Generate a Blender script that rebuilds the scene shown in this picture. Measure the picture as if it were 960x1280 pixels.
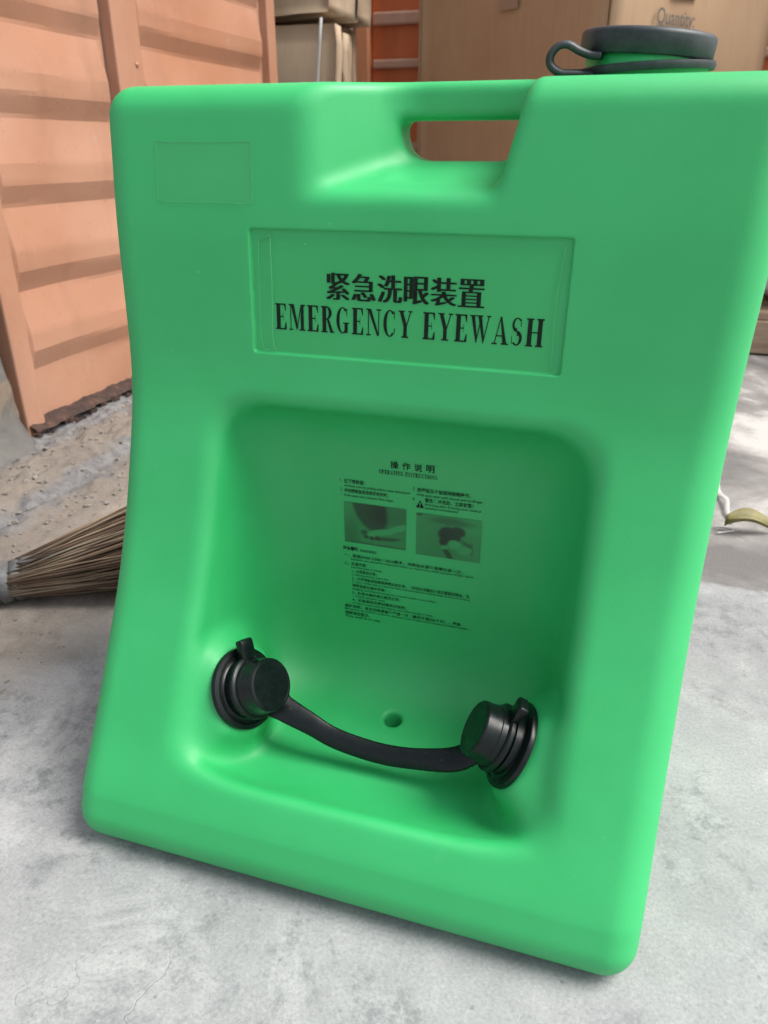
import bpy, bmesh, math, random
import numpy as np
from mathutils import Vector, Matrix, noise
random.seed(7); rng = np.random.default_rng(7)
for o in list(bpy.data.objects): bpy.data.objects.remove(o)
scene = bpy.context.scene
COL = scene.collection

# ------------------------------------------------------------------ camera, light, exposure
cam_d = bpy.data.cameras.new('camera'); cam = bpy.data.objects.new('camera', cam_d); COL.objects.link(cam)
cam_d.sensor_fit = 'VERTICAL'; cam_d.sensor_height = 36.0; cam_d.lens = 36.0*950/1280
cam_d.clip_start = 0.02; cam_d.clip_end = 400
cam.location = (.152, -.378, .525)
cam.rotation_euler = (math.radians(90-25.59), 0, math.radians(17.4))
cam_d.dof.use_dof = True; cam_d.dof.focus_distance = .60; cam_d.dof.aperture_fstop = 12.0
scene.camera = cam

SUN_EL, SUN_AZ = math.radians(56), math.radians(82)     # azimuth clockwise from +Y (80 = from the right)
world = bpy.data.worlds.new('World'); scene.world = world; world.use_nodes = True
wn = world.node_tree.nodes; wl = world.node_tree.links
sky = wn.new('ShaderNodeTexSky'); sky.sky_type = 'NISHITA'; sky.sun_disc = False
sky.sun_elevation = SUN_EL; sky.sun_rotation = SUN_AZ
sky.air_density = 1.0; sky.dust_density = 4.0; sky.ozone_density = .6
hsv = wn.new('ShaderNodeHueSaturation'); hsv.inputs['Saturation'].default_value = .4   # an overcast, milky sky
wl.new(sky.outputs[0], hsv.inputs['Color']); wl.new(hsv.outputs[0], wn['Background'].inputs[0])
wn['Background'].inputs[1].default_value = .14
sd = bpy.data.lights.new('sun', 'SUN'); sun = bpy.data.objects.new('sun', sd); COL.objects.link(sun)
sd.energy = 2.6; sd.angle = math.radians(34); sd.color = (1.0, .97, .92)
d = Vector((math.sin(SUN_AZ)*math.cos(SUN_EL), math.cos(SUN_AZ)*math.cos(SUN_EL), math.sin(SUN_EL)))
sun.rotation_euler = d.to_track_quat('Z', 'Y').to_euler()
scene.view_settings.view_transform = 'Standard'; scene.view_settings.look = 'None'
scene.view_settings.exposure = .66; scene.view_settings.gamma = 1
scene.render.engine = 'CYCLES'
scene.cycles.use_denoising = True
scene.cycles.max_bounces = 8

# ------------------------------------------------------------------ helpers
def link(o, parent=None):
    COL.objects.link(o)
    if parent is not None: o.parent = parent
    return o
def tag(o, label=None, cat=None, group=None, kind=None):
    if label: o['label'] = label
    if cat: o['category'] = cat
    if group: o['group'] = group
    if kind: o['kind'] = kind
    return o
def empty(name, loc=(0,0,0)):
    o = bpy.data.objects.new(name, None); o.empty_display_size = .05; o.location = loc; return link(o)
def mesh(name, V, F, mat=None, parent=None, smooth=True, world=True):
    m = bpy.data.meshes.new(name)
    V = np.asarray(V, dtype=float)
    m.from_pydata(V.tolist(), [], [tuple(int(i) for i in f) for f in F]); m.update()
    if smooth: m.polygons.foreach_set('use_smooth', [True]*len(m.polygons))
    if mat: m.materials.append(mat)
    o = bpy.data.objects.new(name, m); link(o, parent)
    if parent is not None and world:           # V given in world space, parents are only translated
        p = parent; off = Vector((0,0,0))
        while p is not None: off += p.location; p = p.parent
        o.location = -off
    return o
def sharp(o, ang=35):
    m = o.data; bm = bmesh.new(); bm.from_mesh(m)
    for e in bm.edges:
        if len(e.link_faces) == 2 and e.calc_face_angle(0) > math.radians(ang): e.smooth = False
    bm.to_mesh(m); bm.free(); return o
def bevel(o, w, seg=2, ang=30):
    md = o.modifiers.new('bevel', 'BEVEL'); md.width = w; md.segments = seg; md.limit_method = 'ANGLE'; md.angle_limit = math.radians(ang); return o
def box(c, s, R=None):
    V = np.array([[x,y,z] for x in (-.5,.5) for y in (-.5,.5) for z in (-.5,.5)])*np.array(s)
    if R is not None: V = V @ np.array(R).T
    F = [(0,1,3,2),(4,6,7,5),(0,4,5,1),(2,3,7,6),(0,2,6,4),(1,5,7,3)]
    return V+np.array(c), F
def join(parts):
    VV, FF, n = [], [], 0
    for V, F in parts:
        V = np.asarray(V); VV.append(V); FF += [tuple(i+n for i in f) for f in F]; n += len(V)
    return np.concatenate(VV), FF
def frame_from(axis, hint=(0,0,1)):
    a = Vector(axis).normalized(); u = Vector(hint); u = (u-a*u.dot(a)).normalized(); v = a.cross(u)
    return np.array([u, v, a])
def lathe(profile, base, axis, n=48, hint=(0,0,1)):
    """profile: (r, h) pairs along axis from base"""
    B = frame_from(axis, hint); V = []; F = []
    for r, h in profile:
        for i in range(n):
            t = 2*math.pi*i/n; V.append([r*math.cos(t), r*math.sin(t), h])
    m = len(profile)
    for j in range(m-1):
        for i in range(n):
            k = (i+1) % n
            F.append((j*n+i, j*n+k, (j+1)*n+k, (j+1)*n+i))
    if profile[0][0] > 1e-6: F.append(tuple(range(n))[::-1])
    if profile[-1][0] > 1e-6: F.append(tuple((m-1)*n+i for i in range(n)))
    return np.array(V) @ B + np.array(base), F
def cat_rom(P, n):
    P = [np.array(p, float) for p in P]; P = [2*P[0]-P[1]]+P+[2*P[-1]-P[-2]]; out = []
    for i in range(1, len(P)-2):
        for k in range(n):
            t = k/n; a,b,c,dd = P[i-1:i+3]
            out.append(.5*((2*b)+(-a+c)*t+(2*a-5*b+4*c-dd)*t*t+(-a+3*b-3*c+dd)*t**3))
    out.append(P[-2]); return np.array(out)
def ribbon(path, wdirs, width, thick):
    """a band of rectangular, edge-rounded section swept along path; wdirs the width direction per point"""
    path = np.array(path); N = len(path); V = []; F = []
    width = np.broadcast_to(width, N); thick = np.broadcast_to(thick, N)
    T = np.gradient(path, axis=0); T /= np.linalg.norm(T, axis=1)[:,None]
    for i in range(N):
        w = np.array(wdirs[i] if np.ndim(wdirs) > 1 else wdirs, float); w -= T[i]*w.dot(T[i]); w /= np.linalg.norm(w)
        nn = np.cross(T[i], w); a, b = width[i]/2, thick[i]/2; c = min(b*.7, a*.7)
        for (p, q) in ((-a+c,-b),(a-c,-b),(a,-b+c*.9),(a,b-c*.9),(a-c,b),(-a+c,b),(-a,b-c*.9),(-a,-b+c*.9)):
            V.append(path[i]+w*p+nn*q)
    for i in range(N-1):
        for k in range(8):
            l = (k+1) % 8; F.append((i*8+k, i*8+l, i*8+8+l, i*8+8+k))
    F.append(tuple(range(8))[::-1]); F.append(tuple((N-1)*8+k for k in range(8)))
    return np.array(V), F
def tube(path, rad, n=8):
    path = np.array(path, float); N = len(path); rad = np.broadcast_to(rad, N); V = []; F = []
    T = np.gradient(path, axis=0); T /= np.linalg.norm(T, axis=1)[:,None]
    for i in range(N):
        h = (0,0,1) if abs(T[i][2]) < .9 else (1,0,0); B = frame_from(T[i], h)
        for k in range(n):
            t = 2*math.pi*k/n; V.append(path[i]+rad[i]*(math.cos(t)*B[0]+math.sin(t)*B[1]))
    for i in range(N-1):
        for k in range(n):
            l = (k+1) % n; F.append((i*n+k, i*n+l, i*n+n+l, i*n+n+k))
    F.append(tuple(range(n))[::-1]); F.append(tuple((N-1)*n+k for k in range(n)))
    return np.array(V), F
def fbm(x, y, z=0., s=1., o=4): return noise.fractal((x*s, y*s, z*s), 1.0, 2.0, o)

# ------------------------------------------------------------------ materials
def S(c):  # sRGB 0-255 -> linear
    return tuple(((v/255)/12.92 if v/255 <= .04045 else ((v/255+.055)/1.055)**2.4) for v in c)+(1,)
class Mat:
    def __init__(s, name, base=(.5,.5,.5,1), rough=.5, spec=.5):
        s.m = bpy.data.materials.new(name); s.m.use_nodes = True; s.n = s.m.node_tree.nodes; s.l = s.m.node_tree.links
        s.b = s.n['Principled BSDF']; s.b.inputs['Base Color'].default_value = base
        s.b.inputs['Roughness'].default_value = rough; s.b.inputs['Specular IOR Level'].default_value = spec
        s.tc = s.n.new('ShaderNodeTexCoord'); s.geo = s.n.new('ShaderNodeNewGeometry')
    def pos(s): return s.geo.outputs['Position']
    def noise(s, scale, detail=4, rough=.55, vec=None, dist=0., stretch=None):
        n = s.n.new('ShaderNodeTexNoise'); n.inputs['Scale'].default_value = scale; n.inputs['Detail'].default_value = detail
        n.inputs['Roughness'].default_value = rough; n.inputs['Distortion'].default_value = dist
        v = vec or s.tc.outputs['Object']
        if stretch:
            mp = s.n.new('ShaderNodeMapping'); mp.inputs['Scale'].default_value = stretch; s.l.new(v, mp.inputs['Vector']); v = mp.outputs[0]
        s.l.new(v, n.inputs['Vector']); return n.outputs['Fac']
    def voro(s, scale, feature='F1', vec=None):
        n = s.n.new('ShaderNodeTexVoronoi'); n.feature = feature; n.inputs['Scale'].default_value = scale
        s.l.new(vec or s.tc.outputs['Object'], n.inputs['Vector']); return n.outputs['Distance']
    def ramp(s, fac, stops):
        r = s.n.new('ShaderNodeValToRGB'); s.l.new(fac, r.inputs[0]); e = r.color_ramp.elements
        while len(e) < len(stops): e.new(.5)
        for el, (p, c) in zip(e, stops): el.position = p; el.color = c if not np.isscalar(c) else (c,c,c,1)
        return r.outputs[0]
    def mix(s, fac, a, b, mode='MIX'):
        n = s.n.new('ShaderNodeMix'); n.data_type = 'RGBA'; n.blend_type = mode
        for sock, v in ((n.inputs['Factor'], fac), (n.inputs['A'], a), (n.inputs['B'], b)): pass
        ins = [i for i in n.inputs if i.enabled]
        for sock, v in zip(ins, (fac, a, b)):
            if hasattr(v, 'links') or isinstance(v, bpy.types.NodeSocket): s.l.new(v, sock)
            else: sock.default_value = v
        return [o for o in n.outputs if o.enabled][0]
    def math(s, op, a, b=0.):
        n = s.n.new('ShaderNodeMath'); n.operation = op
        for sock, v in zip(n.inputs, (a, b)):
            if isinstance(v, bpy.types.NodeSocket): s.l.new(v, sock)
            else: sock.default_value = v
        return n.outputs[0]
    def sep(s, v):
        n = s.n.new('ShaderNodeSeparateXYZ'); s.l.new(v, n.inputs[0]); return n.outputs
    def set(s, **k):
        for key, v in k.items():
            key = key.replace('_', ' ')
            if isinstance(v, bpy.types.NodeSocket): s.l.new(v, s.b.inputs[key])
            else: s.b.inputs[key].default_value = v
        return s
    def bump(s, h, strength=.3, dist=.002, prev=None):
        n = s.n.new('ShaderNodeBump'); n.inputs['Strength'].default_value = strength; n.inputs['Distance'].default_value = dist
        s.l.new(h, n.inputs['Height'])
        if prev is not None: s.l.new(prev, n.inputs['Normal'])
        s.l.new(n.outputs[0], s.b.inputs['Normal']); return n.outputs[0]

# green moulded polyethylene
M_green = Mat('green_plastic', rough=.4, spec=.6)
cl = M_green.mix(M_green.ramp(M_green.noise(9, 3), [(.35, 0.), (.7, 1.)]), (.023,.390,.112,1), (.031,.420,.130,1))
sp = M_green.noise(520, 2, .6); smu = M_green.ramp(M_green.noise(34, 5, .7), [(.62, 0.), (.74, 1.)])
cl = M_green.mix(M_green.math('MULTIPLY', smu, .10), cl, (.13,.45,.22,1))
scr = M_green.ramp(M_green.noise(22, 7, .75, stretch=(1,1,.12), dist=.4), [(.66, 0.), (.72, 1.)])
cl = M_green.mix(M_green.math('MULTIPLY', scr, .07), cl, (.20,.50,.30,1))
dst = M_green.ramp(M_green.voro(46), [(.030, 1.), (.045, 0.)]); dsk = M_green.ramp(M_green.noise(11, 2), [(.55, 0.), (.62, 1.)])
cl = M_green.mix(M_green.math('MULTIPLY', M_green.math('MULTIPLY', dst, dsk), .22), cl, (.40,.60,.46,1))
M_green.set(Base_Color=cl, Roughness=M_green.ramp(M_green.noise(60, 4), [(.3, .47), (.75, .58)]))
M_green.b.inputs['Subsurface Weight'].default_value = .18
M_green.b.inputs['Subsurface Radius'].default_value = (.15,.5,.2); M_green.b.inputs['Subsurface Scale'].default_value = .006
bb = M_green.bump(M_green.noise(18, 2), .10, .004); M_green.bump(sp, .10, .0007, bb)
# black rubber
M_rub = Mat('black_rubber', rough=.34, spec=.30)
M_rub.set(Base_Color=M_rub.mix(M_rub.ramp(M_rub.noise(70, 5, .7), [(.5, 0.), (.8, 1.)]), (.003,.006,.006,1), (.008,.012,.012,1)),
          Roughness=M_rub.ramp(M_rub.noise(110, 4), [(.3,.24),(.75,.42)]))
_du = M_rub.ramp(M_rub.voro(150), [(.06, 1.), (.10, 0.)]); _dm = M_rub.ramp(M_rub.noise(40, 3), [(.52, 0.), (.60, 1.)])
M_rub.set(Base_Color=M_rub.mix(M_rub.math('MULTIPLY', M_rub.math('MULTIPLY', _du, _dm), .35), M_rub.b.inputs['Base Color'].links[0].from_socket, (.22,.23,.21,1)))
M_rub.bump(M_rub.noise(300, 2), .08, .0005)
M_cap = Mat('dusty_cap_plastic', rough=.5)
M_cap.set(Base_Color=M_cap.mix(M_cap.ramp(M_cap.noise(55, 5, .7), [(.35, 0.), (.75, 1.)]), (.013,.019,.022,1), (.045,.055,.060,1)))
M_ink = Mat('black_ink', (.004,.012,.007,1), .7, .15)
# clear film: thin glossy transparent sheet
def film(name, tint, gloss, rough=.12):
    f = Mat(name); f.n.remove(f.b); out = f.n['Material Output']
    t = f.n.new('ShaderNodeBsdfTransparent'); t.inputs[0].default_value = tint
    g = f.n.new('ShaderNodeBsdfGlossy'); g.inputs['Roughness'].default_value = rough
    mx = f.n.new('ShaderNodeMixShader')
    mx.inputs[0].default_value = gloss
    f.l.new(t.outputs[0], mx.inputs[1]); f.l.new(g.outputs[0], mx.inputs[2]); f.l.new(mx.outputs[0], out.inputs[0])
    return f.m
M_film = film('clear_label_film', (.955,.975,.95,1), .007)
M_film2 = film('clear_sheet_film', (.985,.99,.98,1), .008, .35)
M_tape = film('clear_tape_film', (.975,.985,.97,1), .02, .35)
M_edge = Mat('film_edge', (.10,.44,.20,1), .3)
# painted steel of the container
def paint(name, c1, c2, dirt, rough=.45):
    p = Mat(name, rough=rough)
    big = p.ramp(p.noise(2.2, 5, .6), [(.3, 0.), (.72, 1.)])
    c = p.mix(big, c1, c2)
    st = p.ramp(p.noise(5, 6, .65, stretch=(1,1,.25)), [(.52, 0.), (.75, 1.)])
    c = p.mix(p.math('MULTIPLY', st, .42), c, dirt)
    spk = p.ramp(p.noise(140, 3, .6), [(.66, 0.), (.70, 1.)])
    c = p.mix(p.math('MULTIPLY', spk, .5), c, dirt)
    wsc = p.ramp(p.noise(26, 6, .7, stretch=(1,3,.6)), [(.65, 0.), (.69, 1.)])
    c = p.mix(p.math('MULTIPLY', wsc, .45), c, (.42,.34,.29,1))
    p.set(Base_Color=c, Roughness=p.ramp(p.noise(12, 4), [(.3, rough-.08), (.8, rough+.15)]))
    p.bump(p.noise(35, 5, .6), .25, .003); return p
M_salm = paint('faded_orange_paint', (.355,.168,.098,1), (.40,.222,.15,1), (.17,.09,.06,1))
M_oran = paint('orange_paint', (.60,.15,.05,1), (.68,.20,.075,1), (.2,.08,.04,1))
M_opost = paint('orange_post_paint', (.62,.26,.12,1), (.70,.32,.17,1), (.25,.11,.06,1))
M_pale = paint('pale_scuffed_strip', (.50,.30,.21,1), (.58,.37,.27,1), (.3,.15,.1,1))
M_rust = Mat('rust', rough=.9); M_rust.set(Base_Color=M_rust.ramp(M_rust.noise(40, 6, .7), [(.3,(.018,.012,.010,1)),(.55,(.055,.03,.022,1)),(.75,(.13,.07,.048,1))])); M_rust.bump(M_rust.noise(90, 5, .7), .9, .006)
M_white = Mat('white_plastic_strip', (.50,.50,.48,1), .5)
M_steel = Mat('lock_rod_paint', (.62,.58,.55,1), .45)
# concrete
def concrete(name, cols, sc=1., bumps=.4, rough=.8):
    c = Mat(name, rough=rough)
    a = c.noise(1.7*sc, 8, .62, c.pos(), .4); b = c.noise(9*sc, 7, .65, c.pos(), .3); f = c.noise(160*sc, 4, .7, c.pos())
    col = c.mix(c.ramp(a, [(.34,0.),(.66,1.)]), cols[0], cols[1])
    col = c.mix(c.math('MULTIPLY', c.ramp(b, [(.45,0.),(.68,1.)]), .6), col, cols[2])
    col = c.mix(c.math('MULTIPLY', c.ramp(f, [(.42,0.),(.75,1.)]), .35), col, cols[3])
    c.set(Base_Color=col); n1 = c.bump(b, bumps, .006); c.bump(f, bumps, .002, n1); c.col = col; return c
M_floor = concrete('stained_concrete', ((.235,.243,.247,1),(.315,.323,.326,1),(.375,.382,.382,1),(.19,.195,.195,1)), 1.9, .12, .6)
def _floor():
    c = M_floor; P = c.pos(); x, y, z = c.sep(P)
    # wear: blotches where the trowelled skin has gone, fine pits, hairline cracks
    bl = c.ramp(c.noise(4.5, 10, .72, P, .8), [(.48,0.),(.55,1.)]); pits = c.ramp(c.noise(48, 8, .8, P), [(.47,0.),(.58,1.)])
    col = c.mix(c.math('MULTIPLY', c.math('MULTIPLY', bl, pits), .75), c.col, (.15,.16,.165,1))
    lt = c.ramp(c.noise(3.3, 10, .7, P, 1.0), [(.52,0.),(.60,1.)]); col = c.mix(c.math('MULTIPLY', lt, .45), col, (.47,.472,.465,1))
    cr = c.n.new('ShaderNodeTexVoronoi'); cr.feature = 'DISTANCE_TO_EDGE'; cr.inputs['Scale'].default_value = 2.1
    wv = c.n.new('ShaderNodeVectorMath'); wv.operation = 'ADD'; nz = c.n.new('ShaderNodeTexNoise'); nz.inputs['Scale'].default_value = 4; nz.inputs['Detail'].default_value = 6
    c.l.new(P, nz.inputs['Vector']); c.l.new(P, wv.inputs[0]); c.l.new(nz.outputs['Color'], wv.inputs[1]); c.l.new(wv.outputs[0], cr.inputs['Vector'])
    ck = c.ramp(cr.outputs['Distance'], [(.0,1.),(.0045,0.)]); ckm = c.ramp(c.noise(1.3, 2, .5, P), [(.5,0.),(.6,1.)])
    col = c.mix(c.math('MULTIPLY', c.math('MULTIPLY', ck, ckm), .3), col, (.15,.155,.155,1))
    spk = c.ramp(c.voro(38, vec=P), [(.05,1.),(.07,0.)]); col = c.mix(c.math('MULTIPLY', spk, .55), col, (.12,.115,.11,1))
    # brown silt on the worn ground to the left, and the rougher yard behind
    n = c.noise(7, 7, .7, P)
    dl = c.math('ADD', c.math('ADD', c.math('MULTIPLY', x, -1.), c.math('MULTIPLY', y, .45)), c.math('MULTIPLY', n, .32))
    brown = c.ramp(c.math('SUBTRACT', dl, .58), [(.0,0.),(.16,1.)])
    bcol = c.ramp(c.noise(24, 8, .75, P), [(.3,(.16,.13,.11,1)),(.5,(.25,.215,.18,1)),(.7,(.34,.30,.26,1))])
    col = c.mix(brown, col, bcol)
    far = c.ramp(c.math('ADD', y, c.math('MULTIPLY', c.noise(16, 5, .6, P), .03)), [(.598,0.),(.606,1.)]); ym = c.ramp(c.noise(2.6, 8, .62, P, .5), [(.40,(.13,.125,.12,1)),(.50,(.23,.22,.21,1)),(.58,(.46,.45,.43,1))])
    dk = c.ramp(c.noise(9, 5, .6, P), [(.30,1.),(.36,0.)]); ym = c.mix(c.math('MULTIPLY', dk, .7), ym, (.1,.1,.1,1))
    right = c.ramp(x, [(-.2,0.),(.1,1.)]); col = c.mix(c.math('MULTIPLY', far, right), col, ym)
    gr = c.noise(330, 5, .75, P); col = c.mix(c.ramp(gr, [(.30,.45),(.5,0.)]), col, (.10,.10,.10,1)); col = c.mix(c.ramp(gr, [(.56,0.),(.75,.35)]), col, (.60,.60,.59,1))
    c.set(Base_Color=col, Roughness=c.ramp(c.noise(8, 5, .6, P), [(.3,.5),(.7,.75)]))
    h = c.math('SUBTRACT', c.math('MULTIPLY', c.noise(70, 6, .75, P), c.math('ADD', c.math('MULTIPLY', brown, 1.6), .2)), c.math('MULTIPLY', ck, c.math('MULTIPLY', ckm, .15)))
    c.bump(h, .55, .006)
_floor()
M_pillar = concrete('rough_concrete', ((.105,.10,.095,1),(.145,.14,.13,1),(.17,.155,.135,1),(.06,.058,.055,1)), 4., .7, .92)
_tan = M_pillar.ramp(M_pillar.noise(5.5, 6, .6, M_pillar.pos()), [(.57,0.),(.61,1.)])
M_pillar.set(Base_Color=M_pillar.mix(_tan, M_pillar.col, (.21,.165,.12,1)))
M_rub2 = concrete('crumbling_mortar', ((.21,.175,.145,1),(.26,.22,.18,1),(.23,.21,.195,1),(.10,.09,.08,1)), 5., 1., .95)
_x, _y, _z = M_rub2.sep(M_rub2.pos())
_gx = M_rub2.math('ADD', _x, M_rub2.math('MULTIPLY', M_rub2.math('SUBTRACT', M_rub2.noise(14, 7, .7, M_rub2.pos()), .5), .16))
_g = M_rub2.ramp(M_rub2.math('ADD', _gx, 1.), [(.05,1.),(.10,1.),(.16,0.),(.235,0.),(.265,.95),(.30,.95),(.34,0.)])
M_rub2.set(Base_Color=M_rub2.mix(_g, M_rub2.col, M_rub2.ramp(M_rub2.noise(45, 6, .7, M_rub2.pos()), [(.3,(.10,.10,.105,1)),(.6,(.22,.215,.215,1)),(.8,(.34,.33,.32,1))])))
M_stone = concrete('stone_chips', ((.21,.185,.16,1),(.28,.25,.22,1),(.25,.23,.21,1),(.15,.135,.125,1)), 9., .6, .9)
# cardboard
def card(name, c1, c2):
    k = Mat(name, rough=.85); a = k.mix(k.ramp(k.noise(3, 5), [(.3,0.),(.7,1.)]), c1, c2)
    fl = k.noise(60, 3, .6, stretch=(1,1,.15)); a = k.mix(k.math('MULTIPLY', k.ramp(fl, [(.45,0.),(.75,1.)]), .25), a, tuple(v*.7 for v in c1[:3])+(1,))
    k.set(Base_Color=a); k.bump(k.noise(14, 4), .2, .004); return k
M_card = card('brown_cardboard', (.34,.215,.12,1), (.39,.265,.16,1))
M_card2 = card('pale_cardboard', (.40,.295,.195,1), (.46,.355,.245,1))
M_card3 = card('dull_cardboard', (.32,.265,.19,1), (.38,.325,.24,1))
M_ctape = Mat('packing_tape', (.26,.17,.11,1), .3)
M_cprint = Mat('carton_print', (.10,.09,.08,1), .8)
M_sack = Mat('pale_woven_plastic', rough=.55); M_sack.set(Base_Color=M_sack.ramp(M_sack.noise(5, 5), [(.35,(.55,.58,.62,1)),(.7,(.78,.80,.83,1))])); M_sack.bump(M_sack.noise(20, 5), .5, .01)
M_wood = Mat('pallet_wood', rough=.85); M_wood.set(Base_Color=M_wood.ramp(M_wood.noise(10, 6, .65, stretch=(1,9,9)), [(.3,(.22,.15,.10,1)),(.7,(.42,.31,.22,1))])); M_wood.bump(M_wood.noise(30, 5, stretch=(1,9,9)), .4, .003)
def stick_mat(name, a, b):
    k = Mat(name, rough=.7); k.set(Base_Color=k.ramp(k.noise(18, 4, .6, k.pos()), [(.3, a), (.7, b)])); return k
M_st = [stick_mat('palm_rib_tan', (.19,.13,.078,1), (.31,.225,.14,1)), stick_mat('palm_rib_brown', (.075,.045,.026,1), (.16,.10,.06,1)), stick_mat('palm_rib_pale', (.22,.165,.105,1), (.34,.27,.19,1))]
M_bind = Mat('grey_binding_tape', rough=.55); M_bind.set(Base_Color=M_bind.ramp(M_bind.noise(40, 5), [(.3,(.07,.072,.072,1)),(.7,(.16,.165,.16,1))])); M_bind.bump(M_bind.noise(70, 4), .6, .003)
M_leaf = Mat('dry_leaf', rough=.6); M_leaf.set(Base_Color=M_leaf.ramp(M_leaf.noise(50, 4), [(.3,(.12,.105,.03,1)),(.7,(.22,.19,.06,1))]))

# ------------------------------------------------------------------ ground
def sheet(name, xs, ys, zf, mat, smooth=True):
    V = [(x, y, zf(x, y)) for y in ys for x in xs]; nx = len(xs)
    F = [(j*nx+i, j*nx+i+1, (j+1)*nx+i+1, (j+1)*nx+i) for j in range(len(ys)-1) for i in range(nx-1)]
    return mesh(name, V, F, mat, smooth=smooth)
g = sheet('ground', [-60,-8,-2,0,2,8,60], [-60,-8,-2,0,2,8,60], lambda x, y: 0., M_floor.m); tag(g, kind='structure')
def ledge_z(x, y):
    w = -.60+.03*fbm(0, y, 3, 5)                               # outer edge of the mortar strip
    t = (x-w)
    h = .016*min(1, max(0, -t/.10)) - .012*min(1, max(0, -(x+.80)/.10))
    gro = math.exp(-((x+.715-.025*fbm(y, 0, 7, 6))/.022)**2)   # the dark gutter along it
    r = .010*fbm(x, y, 0, 22, 5)+.006*fbm(x, y, 5, 70, 3)
    return -.004+h*1.0+r*min(1, max(0, -t/.06))-.012*gro*min(1, max(0, -t/.05))+.004*min(1, max(0, -t/.02))
ld = sheet('mortar_strip', np.arange(-1.02, -.52, .0055), np.arange(.28, 2.1, .0075), ledge_z, M_rub2.m); tag(ld, kind='structure')
# loose chips and grit on the mortar strip and at its foot
def chips(n, fx):
    parts = []
    for _ in range(n):
        x, y, z, s = fx(); bm = bmesh.new(); bmesh.ops.create_icosphere(bm, subdivisions=1, radius=1)
        V = np.array([v.co[:] for v in bm.verts]); F = [[v.index for v in f.verts] for f in bm.faces]; bm.free()
        V = V*np.array([1, rng.uniform(.6,1), rng.uniform(.35,.7)])*s*(1+.25*rng.standard_normal((len(V),1)))
        a = rng.uniform(0, 6.3); R = np.array([[math.cos(a),-math.sin(a),0],[math.sin(a),math.cos(a),0],[0,0,1]])
        parts.append((V@R.T+np.array([x,y,z+s*.2]), F))
    return join(parts)
def f1():
    x = rng.uniform(-.93,-.56); y = rng.uniform(.3,1.35); return x, y, ledge_z(x,y), abs(rng.normal(.0012,.0016))+.0006
def f2():
    y = rng.uniform(.0,.9); x = -.40-.25*rng.random()-.1*y; return x, y, 0., abs(rng.normal(.0006,.0009))+.0005
V, F = join([chips(1500, f1), chips(700, f2)])
tag(mesh('loose_grit', V, F, M_stone.m, smooth=False), kind='stuff')

# ------------------------------------------------------------------ container with faded salmon sheeting (left)
WX = -.95
cont = empty('shipping_container', (WX, .78, 0))
tag(cont, 'shipping container with faded salmon orange ribbed side, rusty at its foot, behind the broom', 'shipping container')
PER, ZB = .1515, .122
def rib(z):
    t = ((z-ZB)/PER) % 1.0
    if z < .118: return 0.
    if t < .25: return t/.25
    if t < .48: return 1.
    return 1-(t-.48)/.52
def panel(name, y0, y1, z0, z1, depth, seed, parent):
    ys = np.arange(y0, y1+1e-6, .012); 
    zs = [z0]
    while zs[-1] < 1.15: zs.append(zs[-1]+.0075)
    while zs[-1] < z1: zs.append(min(z1, zs[-1]+.019))
    V = []
    for y in ys:
        e = min(1, max(0, (min(y-y0, y1-y)-.012-.01*fbm(y, 0, seed, 3))/.016)); e = e*e*(3-2*e)
        for z in zs:
            dent = .011*fbm(y, z, seed, 3.4, 2)*e + .0012*fbm(y, z, seed+9, 8, 2)*e
            zz = z+.006*fbm(y, z*.3, seed+4, 3, 1)*e
            V.append((WX-.012+depth*rib(zz)*e+dent, y, z))
    n = len(zs); F = [(i*n+j, (i+1)*n+j, (i+1)*n+j+1, i*n+j+1) for i in range(len(ys)-1) for j in range(n-1)]
    o = mesh(name, V, F, M_salm.m, parent); return sharp(o, 9)
panel('ribbed_panel', .815, 1.222, .012, 2.4, .0145, 1, cont)
panel('ribbed_panel', 1.318, 1.985, .012, 2.4, .0145, 5, cont)
def wallbox(name, y0, y1, x0, x1, z0, z1, mat, bw=.004):
    return bevel(mesh(name, *box(((x0+x1)/2,(y0+y1)/2,(z0+z1)/2),(x1-x0,y1-y0,z1-z0)), mat, cont, smooth=False), bw)
wallbox('corner_post', .772, .822, WX-.09, WX+.006, .004, 2.42, M_salm.m)
wallbox('seam_post', 1.218, 1.2655, WX-.04, WX+.014, .004, 2.42, M_salm.m)
wallbox('seam_post', 1.2685, 1.323, WX-.04, WX+.009, .004, 2.42, M_salm.m)
wallbox('edge_post', 1.98, 2.035, WX-.09, WX+.012, .004, 2.42, M_salm.m)
wallbox('roof', .772, 2.035, WX-2.3, WX-.02, 2.40, 2.46, M_salm.m)
for zz in (.50, .69, .83, 1.0):
    mesh('rivet', *lathe([(.0055,0),(.005,.002),(.003,.0035),(0,.004)], (WX+.009, 1.298, zz), (1,0,0), 12), M_salm.m, cont)
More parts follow.
